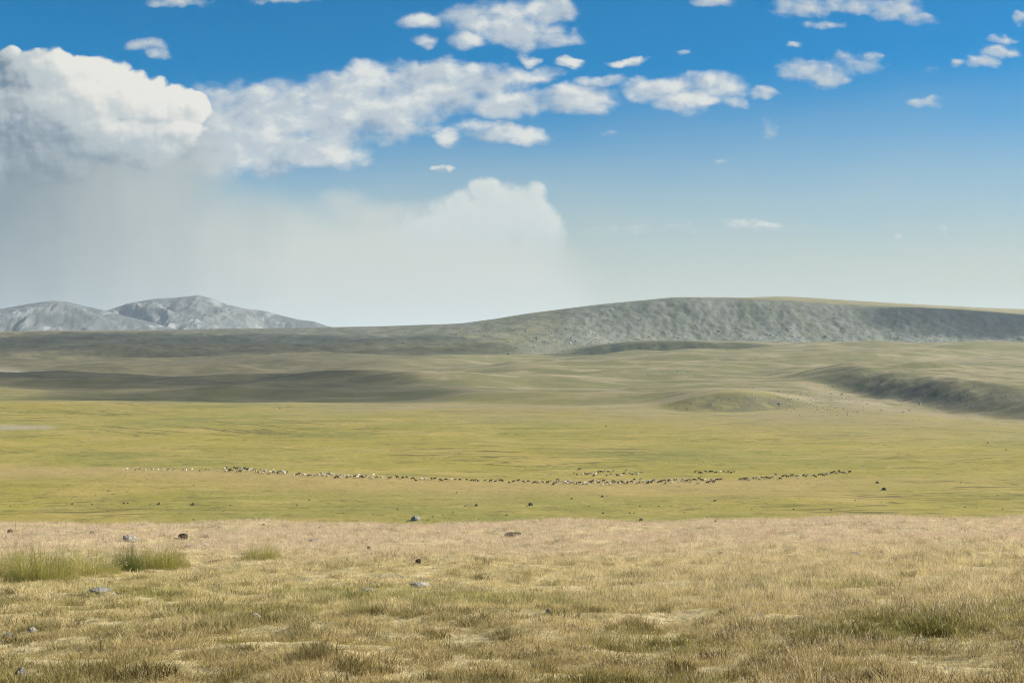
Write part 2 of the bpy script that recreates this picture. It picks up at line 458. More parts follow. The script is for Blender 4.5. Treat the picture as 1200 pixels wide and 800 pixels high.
def rock_material(name, a, b, lichen):
    m, nt, bs = material(name)
    P = nt.new('ShaderNodeTexCoord').outputs['Object']
    c = nt.mix(nt.ss(.35, .65, nt.noise(P, 2.2, 6, .65)), a, b)
    c = nt.mix(nt.m('MULTIPLY', nt.ss(.55, .64, nt.noise(P, 5.5, 5, .6)), .7), c, lichen)
    nt.put(bs.inputs['Base Color'], c)
    bmp = nt.new('ShaderNodeBump'); bmp.inputs['Strength'].default_value = .6; bmp.inputs['Distance'].default_value = .1
    nt.put(bmp.inputs['Height'], nt.noise(P, 7, 6, .7)); nt.put(bs.inputs['Normal'], bmp.outputs[0])
    return m
R_PALE = rock_material('pale_stone', (.32, .29, .235), (.44, .405, .34), (.20, .185, .14))
R_GREY = rock_material('grey_stone', (.17, .16, .15), (.28, .27, .25), (.34, .32, .25))
R_SCREE = rock_material('scree_stone', (.22, .22, .195), (.31, .305, .28), (.17, .175, .14))
R_DARK = rock_material('dark_stone', (.06, .05, .035), (.105, .088, .062), (.14, .12, .075))
R_EARTH = rock_material('mound_earth', (.05, .036, .022), (.09, .065, .04), (.13, .10, .055))

def add_rock(u, row, wpx, hpx, mat, label, seed, cat='rock', name='rock', group=None, me=None, sink=.2, rz=None):
    p = hit(u, row)
    s = wpx / F * p.y / 2
    fl = max(.12, (hpx / max(wpx, .1)) * 1.25)
    own = me is None
    if own:
        me = rock_mesh(seed, fl, 4 if p.y < 70 else 3)
        me.materials.append(mat)
    o = link(name, me)
    o.location = (p.x, p.y, p.z + s * fl * (1 - 2 * sink) * .6)
    o.scale = (s, s, s)
    o.rotation_euler = (random.uniform(-.12, .12), random.uniform(-.12, .12), random.uniform(-.5, .5) if rz is None else rz)
    tag(o, label, cat, group)
    return o

NEAR_ROCKS = [
    (490, 688, 22, 8, R_PALE, 'whitish split stone lying alone in the dry turf mid meadow'),
    (430, 693, 26, 6, R_GREY, 'low grey stone half hidden in grass beside the whitish split stone'),
    (152, 634, 20, 9, R_PALE, 'tan sunlit stone with a dark shaded side behind the tall grass band'),
    (214, 631, 13, 9, R_EARTH, 'dark brown pointed earth mound behind the tall grass tuft'),
    (226, 643, 22, 5, R_GREY, 'flat grey slab just behind the end of the tall grass band'),
    (240, 640, 12, 5, R_PALE, 'small pale stone leaning on the flat grey slab'),
    (116, 694, 24, 7, R_GREY, 'flat dark grey rock sunk in turf below the tall grass band'),
    (299, 723, 15, 7, R_PALE, 'pale rounded stone in turf below the small separate tuft'),
    (38, 741, 13, 8, R_PALE, 'pale knobbly stone paired with a smaller grey one in the near turf'),
    (9, 747, 10, 7, R_GREY, 'small grey stone paired with the pale knobbly one at the frame edge'),
    (23, 793, 15, 15, R_GREY, 'upright mottled grey stone in the bottom corner of the meadow'),
    (211, 747, 14, 4, R_DARK, 'thin dark slanting stone poking out of the near turf'),
    (643, 718, 8, 7, R_PALE, 'small whitish stone in the middle of the near turf'),
    (368, 634, 13, 4, R_GREY, 'low grey stone near the meadow crest behind the small tuft'),
    (602, 627, 24, 4, R_EARTH, 'long low heap of dark earth on the meadow crest'),
    (845, 652, 8, 7, R_DARK, 'small near black stone with green grass at its foot'),
    (1002, 650, 12, 5, R_GREY, 'grey stone low in the dry grass below the crest'),
    (12, 624, 8, 5, R_DARK, 'little dark stone near the crest at the edge of the meadow'),
    (108, 625, 6, 4, R_DARK, 'little dark stone on the crest above the tall grass band'),
    (432, 644, 6, 6, R_DARK, 'narrow dark stone standing up from the pinkish grass'),
    (490, 660, 8, 7, R_EARTH, 'slanting clod of dark earth above the whitish split stone'),
]
for i, (u, row, w, h_, mt, lab) in enumerate(NEAR_ROCKS):
    mound = mt is R_EARTH
    add_rock(u, row, w, h_, mt, lab, 100 + i, 'mound' if mound else 'rock', 'earth_mound' if mound else 'rock')

# the big boulder beyond the crest and the small dark stones on the plain
add_rock(487, 609.5, 12, 6.5, R_GREY, 'largest grey boulder alone on the green plain just beyond the meadow crest', 301)
far_rock = [rock_mesh(400 + i, .7, 2) for i in range(5)]
for me in far_rock: me.materials.append(R_DARK)
spots = [(502, 609, 3), (507, 605.5, 3), (519, 604, 2.4), (521, 607, 2.4), (466, 597, 3.5), (531, 600.5, 2.4), (558, 592.5, 6), (545, 593, 3), (622, 592, 9), (670, 584.5, 4), (594, 603.5, 3.5),
         (561, 608.5, 2.5), (535, 577.5, 3.5), (437, 603, 2.5), (402, 601.5, 2.5), (362, 585.5, 2.5), (127, 575, 3), (227, 569, 3), (227, 609, 3.5), (309, 615, 5), (113, 613, 3), (127, 614.5, 4),
         (145, 590, 4), (150, 589.5, 3), (186, 591, 5), (187, 589, 2.5), (226, 591.5, 7), (348, 592, 3), (363, 586, 2), (108, 591, 3), (85, 590.5, 4), (12, 593, 3), (270, 592, 2.5), (176, 591, 2.5),
         (738, 601, 3.5), (743, 601, 2.5), (751, 610, 8), (838, 611, 4), (882, 612, 4.5), (707, 601.5, 4), (691, 593, 2.5), (669, 599.5, 2.5), (750, 593, 3), (772, 593, 2.5), (802, 600.5, 2.5),
         (839, 606, 2.5), (834, 604.5, 2), (838, 587, 5), (706, 582, 5), (930, 597, 3.5), (974, 597.5, 3), (1036, 574, 8), (1028, 566, 6), (1047, 605.5, 4), (1175, 596.5, 3), (1131, 594, 3),
         (1002, 586.5, 2.5), (929, 608.5, 2.5), (881, 597, 2.5), (1158, 519, 3), (1179, 527, 3), (328, 478.5, 3), (710, 499.5, 3), (1126, 565.5, 2.5), (1033, 589, 2.5), (1144, 594.5, 2)]
for i, (u, row, w) in enumerate(spots):
    big = w >= 5
    add_rock(u, row, w * .8, w * .45, R_DARK,
             'wider flat dark rock lying on the open green plain' if big else 'tiny dark rock scattered on the open green plain', 0,
             group='wider dark rocks on the plain' if big else 'tiny dark rocks on the plain', me=far_rock[i % 5], sink=.15)

# ------------------------------------------------------------------ sheep
def sheep_mesh(pose, wool, face):
    J = {}
    V = []; R = []; E = []
    def jt(n, p, r, par=None):
        J[n] = len(V); V.append(p); R.append(r)
        if par: E.append((J[par], J[n]))
    jt('pelvis', (-.38, 0, .62), (.22, .22))
    jt('loin', (-.12, 0, .64), (.26, .25), 'pelvis'); jt('ribs', (.15, 0, .62), (.27, .27), 'loin'); jt('chest', (.38, 0, .63), (.20, .23), 'ribs')
    if pose == 'graze':
        jt('neck', (.58, 0, .48), (.11, .13), 'chest'); jt('poll', (.70, 0, .28), (.075, .08), 'neck'); jt('nose', (.80, 0, .08), (.045, .045), 'poll')
        ear = (.66, .13, .30)
    else:
        jt('neck', (.54, 0, .80), (.11, .13), 'chest'); jt('poll', (.62, 0, .98), (.08, .085), 'neck'); jt('nose', (.80, 0, .88), (.05, .05), 'poll')
        ear = (.58, .14, .98)
    jt('earl', ear, (.03, .02), 'poll'); jt('earr', (ear[0], -ear[1], ear[2]), (.03, .02), 'poll')
    jt('tail', (-.60, 0, .52), (.05, .05), 'pelvis'); jt('tailtip', (-.63, 0, .36), (.035, .035), 'tail')
    st = .10 if pose == 'walk' else .02
    for sd, y in (('l', .13), ('r', -.13)):
        sg = 1 if sd == 'l' else -1
        jt('elbow' + sd, (.33, y, .40), (.075, .07), 'chest'); jt('knee' + sd, (.35 + sg * st * .5, y, .21), (.04, .04), 'elbow' + sd); jt('hoof' + sd, (.33 + sg * st, y, .02), (.038, .035), 'knee' + sd)
        jt('stifle' + sd, (-.33, y, .42), (.10, .08), 'pelvis'); jt('hock' + sd, (-.47 - sg * st * .5, y, .26), (.045, .04), 'stifle' + sd); jt('foot' + sd, (-.41 - sg * st, y, .02), (.038, .035), 'hock' + sd)
    me = bpy.data.meshes.new('sheep_skeleton'); me.from_pydata(V, E, [])
    o = bpy.data.objects.new('sheep_skeleton', me); COL.objects.link(o)
    o.modifiers.new('skin', 'SKIN'); sd_ = o.modifiers.new('smooth', 'SUBSURF'); sd_.levels = 2; sd_.render_levels = 2
    for i, r in enumerate(R): me.skin_vertices[0].data[i].radius = r
    me.skin_vertices[0].data[0].use_root = True
    dg = bpy.context.evaluated_depsgraph_get(); dg.update()
    out = bpy.data.meshes.new_from_object(o.evaluated_get(dg))
    bpy.data.objects.remove(o)
    out.name = 'sheep'
    out.materials.clear(); out.materials.append(wool); out.materials.append(face)
    from mathutils import noise
    for v in out.vertices:
        if v.co.z > .40 and v.co.x < .5: v.co += v.normal * .03 * noise.noise(v.co * 11)
    hx = .56
    for p in out.polygons:
        c = p.center
        p.use_smooth = True
        p.material_index = 1 if (c.z < .34 and c.x < .5) or c.x > hx + .07 else 0
    return out

def wool_material(name, a, b):
    m, nt, bs = material(name)
    P = nt.new('ShaderNodeTexCoord').outputs['Object']
    nt.put(bs.inputs['Base Color'], nt.mix(nt.ss(.35, .65, nt.noise(P, 9, 4, .6)), a, b))
    return m
W_CREAM = wool_material('cream_wool', (.50, .44, .33), (.64, .58, .46))
W_BROWN = wool_material('brown_wool', (.085, .05, .03), (.14, .085, .05))
W_BLACK = wool_material('black_wool', (.03, .025, .02), (.06, .05, .04))
W_GREY = wool_material('grey_wool', (.22, .19, .16), (.32, .28, .23))
W_FACE = wool_material('dark_face', (.04, .03, .025), (.08, .06, .045))
W_PALEF = wool_material('pale_face', (.45, .38, .3), (.55, .48, .38))
PROTO = {}
for cname, wl, fc in (('cream white', W_CREAM, W_PALEF), ('black', W_BLACK, W_BLACK), ('brown', W_BROWN, W_FACE), ('dusty grey', W_GREY, W_FACE)):
    PROTO[cname] = [sheep_mesh(ps, wl, fc) for ps in ('graze', 'stand', 'walk')]

# stretches of the flock: (name, count, polyline of (u,row), half thickness in rows, share cream, share black)
STRETCH = [
    ('walking in the thin pale file that trails behind the flock', 16, [(141, 551), (250, 551.3)], .3, .95, .02),
    ('bunched where the thin pale file meets the flock', 42, [(262, 549.5), (300, 552), (336, 556)], 2.2, .45, .35),
    ('in the gappy line just ahead of the first bunch', 17, [(342, 556), (372, 557), (402, 558)], 1.0, .5, .35),
    ('in the loose middle line between two bunches', 22, [(378, 558), (442, 560)], 1.6, .5, .35),
    ('in the dark single file at the middle of the flock', 36, [(446, 560), (520, 562.5), (590, 565), (650, 566)], .7, .12, .65),
    ('in the dense front band of the biggest bunch', 82, [(645, 566), (720, 566), (780, 565.5), (845, 563.5)], 1.5, .42, .38),
    ('scattered behind the biggest bunch on the slope', 26, [(672, 556), (752, 555)], 2.2, .35, .45),
    ('in the small knot higher on the slope', 12, [(812, 555), (862, 553.5)], .9, .05, .75),
    ('in the leading file that climbs away at the head of the flock', 44, [(866, 563), (905, 560.5), (950, 558.5), (972, 556), (996, 553.5)], 1.1, .3, .5),
]
first = True
for zone, n, line, th_, pc, pb in STRETCH:
    ln = np.array(line, float)
    sl = np.concatenate([[0], np.cumsum(np.hypot(*np.diff(ln, axis=0).T))])
    for i in range(n):
        s = (i + random.uniform(.1, .9)) / n * sl[-1]
        u = float(np.interp(s, sl, ln[:, 0])); row = float(np.interp(s, sl, ln[:, 1])) + random.gauss(0, th_ * .75 + .25)
        q = random.random()
        cn = 'cream white' if q < pc else 'black' if q < pc + pb else random.choice(['brown', 'dusty grey'])
        p = hit(u, row)
        o = link('sheep', random.choice(PROTO[cn]))
        sc = random.uniform(.6, .8) * (1.0 if random.random() > .12 else .72)
        o.location = (p.x, p.y, p.z - .01)
        o.scale = (sc, sc * random.uniform(.95, 1.1), sc)
        o.rotation_euler = (0, 0, random.gauss(0, .45) + (0 if random.random() < .72 else math.pi) + (random.uniform(-1.2, 1.2) if random.random() < .25 else 0))
        tag(o, f'{cn} sheep {zone}', 'sheep', f'{cn} sheep {zone}')

# ------------------------------------------------------------------ grass
def blade_mesh(name, n, hmin, hmax, spread, lean, width, seed, seeded=0.0, mats=()):
    r = np.random.default_rng(seed)
    V = []; Fc = []; MI = []
    for i in range(n):
        a = r.uniform(0, 2 * np.pi); rr = spread * math.sqrt(r.uniform())
        bx, by = rr * math.cos(a), rr * math.sin(a)
        h_ = hmin + (hmax - hmin) * r.uniform() ** 1.35
        la = a + r.normal(0, .8); L = lean * h_ * r.uniform(.25, 1.15)
        dx, dy = math.cos(la) * L, math.sin(la) * L
        w = width * r.uniform(.6, 1.3)
        fa = r.uniform(0, np.pi); wx, wy = math.cos(fa) * w / 2, math.sin(fa) * w / 2
        b0 = len(V)
        for t, ww in ((0, 1.0), (.45, .9), (.8, .55)):
            cx, cy, cz = bx + dx * t * t, by + dy * t * t, h_ * t * (1 - .22 * lean * t)
            V += [(cx - wx * ww, cy - wy * ww, cz), (cx + wx * ww, cy + wy * ww, cz)]
        V.append((bx + dx, by + dy, h_ * (1 - .22 * lean)))
        Fc += [(b0, b0 + 1, b0 + 3, b0 + 2), (b0 + 2, b0 + 3, b0 + 5, b0 + 4), (b0 + 4, b0 + 5, b0 + 6)]
        MI += [0, 0, 0]
        if r.uniform() < seeded:
            tx, ty, tz = bx + dx, by + dy, h_ * (1 - .22 * lean)
            k_ = len(V); sw = w * .8; sl_ = h_ * .25
            ex, ey = dx / max(h_, 1e-4) * sl_, dy / max(h_, 1e-4) * sl_
            V += [(tx, ty, tz - .01), (tx + sw * math.cos(fa) + ex * .5, ty + sw * math.sin(fa) + ey * .5, tz + sl_ * .45), (tx + ex, ty + ey, tz + sl_), (tx - sw * math.cos(fa) + ex * .5, ty - sw * math.sin(fa) + ey * .5, tz + sl_ * .45)]
            Fc.append((k_, k_ + 1, k_ + 2, k_ + 3)); MI.append(1 if len(mats) > 1 else 0)
    me = bpy.data.meshes.new(name); me.from_pydata(V, [], Fc)
    for m_ in mats: me.materials.append(m_)
    me.polygons.foreach_set('material_index', np.array(MI, np.int32))
    me.update()
    return me

def grass_material(name, fixed=None):
    m = bpy.data.materials.new(name); m.use_nodes = True
    nt = NT(m.node_tree); nt.n.clear()
    out = nt.new('ShaderNodeOutputMaterial')
    if fixed is None:
        c = nt.attr('tint', 'INSTANCER', 'Color')
        rnd = nt.new('ShaderNodeObjectInfo').outputs['Random']
    else:
        P = object_pos(nt)
        c = nt.mix(nt.ss(.35, .65, nt.noise(P, 38, 3, .8)), fixed[0], fixed[1])
    di = nt.new('ShaderNodeBsdfDiffuse'); tr = nt.new('ShaderNodeBsdfTranslucent')
    nt.put(di.inputs['Color'], c)
    nt.put(tr.inputs['Color'], c)
    mx = nt.new('ShaderNodeMixShader'); mx.inputs[0].default_value = .45
    nt.l.new(di.outputs[0], mx.inputs[1]); nt.l.new(tr.outputs[0], mx.inputs[2]); nt.l.new(mx.outputs[0], out.inputs[0])
    return m
G_INST = grass_material('dry_grass')
G_SEED = grass_material('seed_heads', ((.54, .41, .27), (.66, .51, .35)))

def collection_of(name, meshes):
    c = bpy.data.collections.new(name)
    for me in meshes:
        o = bpy.data.objects.new(me.name, me); c.objects.link(o)
    return c

def scatter(name, pts, rot, scl, tint, idx, coll, label, cat):
    me = bpy.data.meshes.new(name)
    me.vertices.add(len(pts)); me.vertices.foreach_set('co', np.ascontiguousarray(pts, dtype=np.float32).ravel())
    a = me.attributes.new('rot', 'FLOAT_VECTOR', 'POINT'); a.data.foreach_set('vector', rot.astype(np.float32).ravel())
    a = me.attributes.new('scl', 'FLOAT_VECTOR', 'POINT'); a.data.foreach_set('vector', scl.astype(np.float32).ravel())
    if tint is not None:
        a = me.attributes.new('tint', 'FLOAT_COLOR', 'POINT'); a.data.foreach_set('color', np.concatenate([tint, np.ones((len(tint), 1))], 1).astype(np.float32).ravel())
    a = me.attributes.new('idx', 'INT', 'POINT'); a.data.foreach_set('value', idx.astype(np.int32))
    o = link(name, me)
    ng = bpy.data.node_groups.new(name, 'GeometryNodeTree')
    ng.interface.new_socket('Geometry', in_out='INPUT', socket_type='NodeSocketGeometry')
    ng.interface.new_socket('Geometry', in_out='OUTPUT', socket_type='NodeSocketGeometry')
    N = ng.nodes; L = ng.links
    gi = N.new('NodeGroupInput'); go = N.new('NodeGroupOutput')
    ci = N.new('GeometryNodeCollectionInfo'); ci.inputs['Collection'].default_value = coll
    ci.inputs['Separate Children'].default_value = True; ci.inputs['Reset Children'].default_value = True
    ip = N.new('GeometryNodeInstanceOnPoints'); ip.inputs['Pick Instance'].default_value = True
    def na(nm, ty):
        n = N.new('GeometryNodeInputNamedAttribute'); n.data_type = ty; n.inputs['Name'].default_value = nm
        return n.outputs['Attribute']
    L.new(gi.outputs[0], ip.inputs['Points']); L.new(ci.outputs[0], ip.inputs['Instance'])
    L.new(na('idx', 'INT'), ip.inputs['Instance Index'])
    e2r = N.new('FunctionNodeEulerToRotation'); L.new(na('rot', 'FLOAT_VECTOR'), e2r.inputs[0]); L.new(e2r.outputs[0], ip.inputs['Rotation'])
    L.new(na('scl', 'FLOAT_VECTOR'), ip.inputs['Scale'])
    L.new(ip.outputs[0], go.inputs[0])
    md = o.modifiers.new('scatter', 'NODES'); md.node_group = ng
    tag(o, label, cat, kind='stuff')
    return o

# prototypes: names sort in index order (Collection Info sorts by name)
turf = [blade_mesh(f'grass_a{i}', 30, .02, .065, .085, 1.0, .004, 10 + i, mats=(G_INST,)) for i in range(4)]
stem = [blade_mesh(f'grass_b{i}', 18, .045, .125, .085, .6, .0028, 30 + i, seeded=.3, mats=(G_INST, G_SEED)) for i in range(4)]
lush = [blade_mesh(f'grass_c{i}', 32, .04, .10, .08, .7, .0042, 50 + i, mats=(G_INST,)) for i in range(3)]
GC = collection_of('grass_kinds', turf + stem + lush)

def meadow_points(n):
    d0, d1 = 6.2, 66.0
    # density falls with distance, roughly constant per picture area times a floor
    q = rng.uniform(size=n * 3); dd = d0 + (d1 - d0) * q
    acc = rng.uniform(size=n * 3) < (dd * (1.0 / (1 + (dd / 16) ** 1.25))) / 10.5
    dd = dd[acc][:n]
    X = rng.uniform(-.47, .47, len(dd)) * dd
    return X, dd
X, Y = meadow_points(190000)
u = 600 + F * X / Y
clump = fbm(X / .85, Y / .85, 3)
patch = fbm(X / 3.6 + 7, Y / 3.6, 3)
wide = fbm(X / 11 + 2, Y / 11 + 5, 2)
row = 400 - F * height(X, Y) / Y
tallw = np.clip(sstep(24, 34, Y + 5 * wide) * (0.85) + sstep(560, 900, u) * sstep(10, 15, Y + 3 * patch) * .5 + sstep(640, 900, u + 160 * patch) * .3, 0, 1)
greenp = np.maximum(sstep(.18, .42, patch) * sstep(26, 16, Y) * .6,
                    np.exp(-((u - 1060) / 120) ** 2 - ((row - 741) / 13) ** 2) * 1.3)
greenp = np.maximum(greenp, np.exp(-((u - 780) / 60) ** 2 - ((row - 758) / 14) ** 2))
greenp = np.maximum(greenp, .8 * np.exp(-((u - 170) / 70) ** 2 - ((row - 698) / 8) ** 2))
greenp = np.clip(greenp + .12 * rng.normal(size=len(u)), 0, 1)
tall = rng.uniform(size=len(u)) < tallw
lushm = (rng.uniform(size=len(u)) < greenp * .75)
idx = np.where(lushm, 8 + rng.integers(0, 3, len(u)), np.where(tall, 4 + rng.integers(0, 4, len(u)), rng.integers(0, 4, len(u))))
# thin and short in worn spots
keep = rng.uniform(size=len(u)) < np.clip(.95 + .9 * clump, .4, 1) * (1 - .25 * sstep(12, 20, Y))
straw = np.array([.74, .61, .35]); tan = np.array([.62, .495, .26]); oliv = np.array([.38, .325, .115]); grn = np.array([.30, .29, .085]); pink = np.array([.72, .55, .42])
t1 = np.clip(.5 + .9 * patch + .25 * rng.normal(size=len(u)), 0, 1)[:, None]
tint = tan * (1 - t1) + straw * t1
t2 = (np.clip(.35 - 1.0 * clump + .5 * wide + .15 * rng.normal(size=len(u)), 0, 1) * sstep(40, 14, Y))[:, None]
tint = tint * (1 - t2 * .8) + oliv * t2 * .8
t3 = (sstep(23, 34, Y + 4 * wide) * .72)[:, None]
tint = tint * (1 - t3) + pink * t3
t4 = np.clip(greenp, 0, 1)[:, None] * .85
tint = tint * (1 - t4) + grn * t4
dark = np.maximum(sstep(.26, .42, fbm(X / .34 + 40, Y / .5 + 3, 3)) * (.45 + .55 * sstep(34, 14, Y)), .5 * sstep(.3, .55, fbm(X / 1.6 + 4, Y / 1.3 + 13, 3)) * sstep(22, 12, Y))
tint = tint * (1 - .62 * dark[:, None]) + np.array([.17, .15, .048]) * .62 * dark[:, None]  # dark clumps: tint imitates shadowed hollows in the turf
idx = np.where((dark > .5) & (rng.uniform(size=len(u)) < .6), 8 + rng.integers(0, 3, len(u)), idx)
near = sstep(19, 9, Y + 2.5 * wide)
tint = tint * (1 - near[:, None] * np.array([.36, .39, .47]))
speck = sstep(.22, .42, fbm(X / .28 + 11, Y / .42 + 8, 3)) * (rng.uniform(size=len(u)) < .75)
tint = tint * (1 - speck[:, None] * np.array([.62, .64, .70]))  # specks: shade of the gaps between tufts put into the tint
tint = np.minimum(tint * rng.uniform(.7, 1.3, (len(u), 1)), .8)
Z = height(X, Y)
sc = (rng.uniform(.75, 1.25, len(u)) * np.clip(1 + .6 * clump + .35 * patch, .5, 1.7)) * (1 - .12 * near) * (1 + .12 * dark) 
sz = sc * np.where(tall & (u > 650) & (Y < 24), 1.0, 1.0)
rot = np.stack([rng.normal(.0, .10, len(u)), rng.normal(.10, .10, len(u)), rng.uniform(0, 2 * np.pi, len(u))], 1)
m_ = keep
scatter('meadow_grass', np.stack([X, Y, Z - .008], 1)[m_], rot[m_], np.stack([sc, sc, sz], 1)[m_], tint[m_], idx[m_], GC,
        'dry straw coloured meadow grass with olive patches covering the near slope', 'grass')

# sparse rougher tussocks on the grazed plain
n = 60000
q = rng.uniform(math.log(75), math.log(900), n); Y = np.exp(q); X = rng.uniform(-.42, .42, n) * Y
k_ = (rng.uniform(size=n) < sstep(.0, .45, fbm(X / 38 + 5, Y / 30, 4)) * sstep(900, 300, Y) * .55)
X, Y = X[k_], Y[k_]
s = rng.uniform(1.2, 3.4, len(X)); 
tt = rng.uniform(size=(len(X), 1))
tn = np.array([.15, .145, .04]) * (1 - tt) + np.array([.30, .25, .08]) * tt
scatter('pasture_grass', np.stack([X, Y, height(X, Y) - .02], 1), np.stack([np.zeros(len(X)), np.zeros(len(X)), rng.uniform(0, 6.28, len(X))], 1),
        np.stack([s * 1.5, s * 1.5, s * .8], 1), tn, 8 + rng.integers(0, 3, len(X)), GC, 'low rough grass tussocks dotted over the grazed green plain', 'grass')

# tall green tufts on the near slope
def tuft(u, row, wpx, hpx, n, cols, label, seed):
    p = hit(u, row)
    m = grass_material('tuft_grass', cols)
    w = wpx / F * p.y; h_ = hpx / F * p.y
    me = blade_mesh('grass_tuft', n, h_ * .3, h_ * 1.5, 1.0, .6, .006, seed, seeded=.18, mats=(m, G_SEED))
    co = np.zeros(len(me.vertices) * 3, np.float32); me.vertices.foreach_get('co', co); co = co.reshape(-1, 3)
    co[:, 0] *= w / 2; co[:, 1] *= w * .32
    co[:, 2] *= np.clip(.72 + .9 * fbm(co[:, 0] * 1.7 / max(w, .1) * 2 + seed, co[:, 1] * 3 + seed, 3), .5, 1.4) * np.clip(1.15 - (co[:, 0] / (w / 2)) ** 2 * .75, .2, 1.2)
    # put each blade's foot on the land
    co[:, 2] += (height(co[:, 0] + p.x, co[:, 1] + p.y) - p.z)
    me.vertices.foreach_set('co', co.ravel()); me.update()
    o = link('grass_tuft', me)
    o.location = p
    tag(o, label, 'grass tuft', 'tall grass tufts on the near slope')
    return o
YG = ((.30, .29, .075), (.64, .55, .22)); DG = ((.09, .115, .03), (.27, .28, .08)); MG = ((.24, .24, .06), (.52, .46, .15))
tuft(12, 676, 92, 34, 3200, YG, 'tall yellow green grass tuft at the frame edge of the band', 71)
tuft(48, 680, 84, 38, 3000, MG, 'tall olive grass tuft second along the band from the frame edge', 72)
tuft(98, 677, 88, 34, 3200, YG, 'tall straw tipped grass tuft in the middle of the band', 73)
tuft(148, 669, 50, 27, 2600, DG, 'dark green bushy grass tuft beside the flat dark grey rock', 74)
tuft(188, 664, 70, 26, 2800, MG, 'yellow tipped grass tuft at the inner end of the band before the slab', 75)
tuft(307, 656, 50, 20, 1900, MG, 'small separate yellow green grass tuft standing apart from the band', 76)

# ------------------------------------------------------------------ scree on the scarp and stones by the gully
scr = [rock_mesh(600 + i, .7, 2) for i in range(4)]
for i, me in enumerate(scr):
    me.name = f'scree_{i}'
    me.materials.append(R_SCREE)
SC = collection_of('scree_kinds', scr)
def scree_pts(n):
    u = rng.uniform(380, 1230, n * 4); tt = rng.uniform(-.12, .9, n * 4)
    d = base_d(u) + tt * (crest_d(u) - base_d(u))
    X = (u - 600) / F * d
    dens = np.clip(.45 + 1.6 * fbm(X / 60, d / 30, 3), 0, 1) * np.where(tt < .5, 1, .35)
    dens *= np.where(u < 640, sstep(.3, .6, tt) * sstep(380, 560, u) * .8, 1)
    k_ = rng.uniform(size=len(u)) < dens
    return X[k_][:n], d[k_][:n]
a = [scree_pts(3600)]
# rubble beside the gully, on the little bank and across the stony rise
for uc, rc, su, sr, n in ((945, 466, 26, 6, 420), (985, 482, 30, 3, 120), (875, 474, 36, 6, 90), (780, 436, 40, 3, 300), (830, 440, 30, 3, 150), (1060, 470, 60, 8, 200), (640, 398, 45, 10, 700), (1090, 470, 50, 7, 90)):
    us = rng.normal(uc, su, n); rs = rng.normal(rc, sr, n)
    a.append(hits(us, rs)[:2])
X = np.concatenate([q[0] for q in a]); Y = np.concatenate([q[1] for q in a])
Z = height(X, Y)
s = np.exp(rng.normal(-.35, .45, len(X))) * np.where(Y > 1700, .95, .36)
scatter('scree', np.stack([X, Y, Z + s * .15], 1), np.stack([rng.normal(0, .3, len(X)), rng.normal(0, .3, len(X)), rng.uniform(0, 6.28, len(X))], 1),
        np.stack([s, s, s], 1), None, rng.integers(0, 4, len(X)), SC, 'loose grey and pale boulders strewn over the scarp and gully banks', 'scree')

# ------------------------------------------------------------------ clouds high over the hills (their shade lies on the land)
sun_dir = Vector((math.sin(math.radians(SUN_AZ)) * math.cos(math.radians(SUN_EL)), math.cos(math.radians(SUN_AZ)) * math.cos(math.radians(SUN_EL)), math.sin(math.radians(SUN_EL))))
def cloud(points, alt, thick, dens, label, seed):
    """a flat bank of vapour; points = outline of the shade on the land, moved up along the sun's rays"""
    from mathutils import noise
    bm = bmesh.new()
    for (x, y, z0, rx, ry) in points:
        k_ = (alt - z0) / sun_dir.z
        c = Vector((x, y, z0)) + sun_dir * k_
        g = bmesh.ops.create_icosphere(bm, subdivisions=4, radius=1)
        for v in g['verts']:
            p = v.co.copy()
            n = 1 + .35 * noise.fractal(Vector((p.x * 1.6 + seed, p.y * 1.6, p.z + x * .01)), 1, 2, 4)
            v.co = Vector((c.x + p.x * rx * n, c.y + p.y * ry * n, c.z + p.z * thick * n))
    me = bpy.data.meshes.new('cloud'); bm.to_mesh(me); bm.free()
    o = link('cloud', me)
    m = bpy.data.materials.new('cloud_vapour'); m.use_nodes = True
    nt = NT(m.node_tree); nt.n.clear()
    out = nt.new('ShaderNodeOutputMaterial'); vs = nt.new('ShaderNodeVolumeScatter')
    vs.inputs['Color'].default_value = (1, 1, 1, 1); vs.inputs['Density'].default_value = dens
    nt.l.new(vs.outputs[0], out.inputs['Volume'])
    me.materials.append(m)
    tag(o, label, 'cloud', kind='stuff')
    return o
def shade(*e):
    out_ = []
    for u_, row_, rx, ry in e:
        p = hit(u_, row_); out_.append((p.x, p.y, p.z, rx, ry))
    return out_
cloud(shade((10, 440, 150, 150), (110, 442, 150, 170), (215, 449, 140, 150), (310, 458, 120, 130), (400, 464, 90, 100)), 1000, 38, .0075, 'broad flat cloud that shades the brown moor', 1)
cloud([(-800, 2250, -5, 420, 230), (-420, 2200, -5, 330, 190), (-150, 2120, -10, 180, 110)], 1050, 40, .007, 'long thin cloud that shades the low ridge', 2)
cloud([(900, 2440, 30, 280, 75)], 1000, 40, .014, 'narrow cloud that shades the end of the scarp', 3)
cloud(shade((700, 412, 70, 60), (770, 409, 90, 70), (850, 408, 70, 60)), 1000, 25, .015, 'small cloud that shades the bench under the scarp', 4)

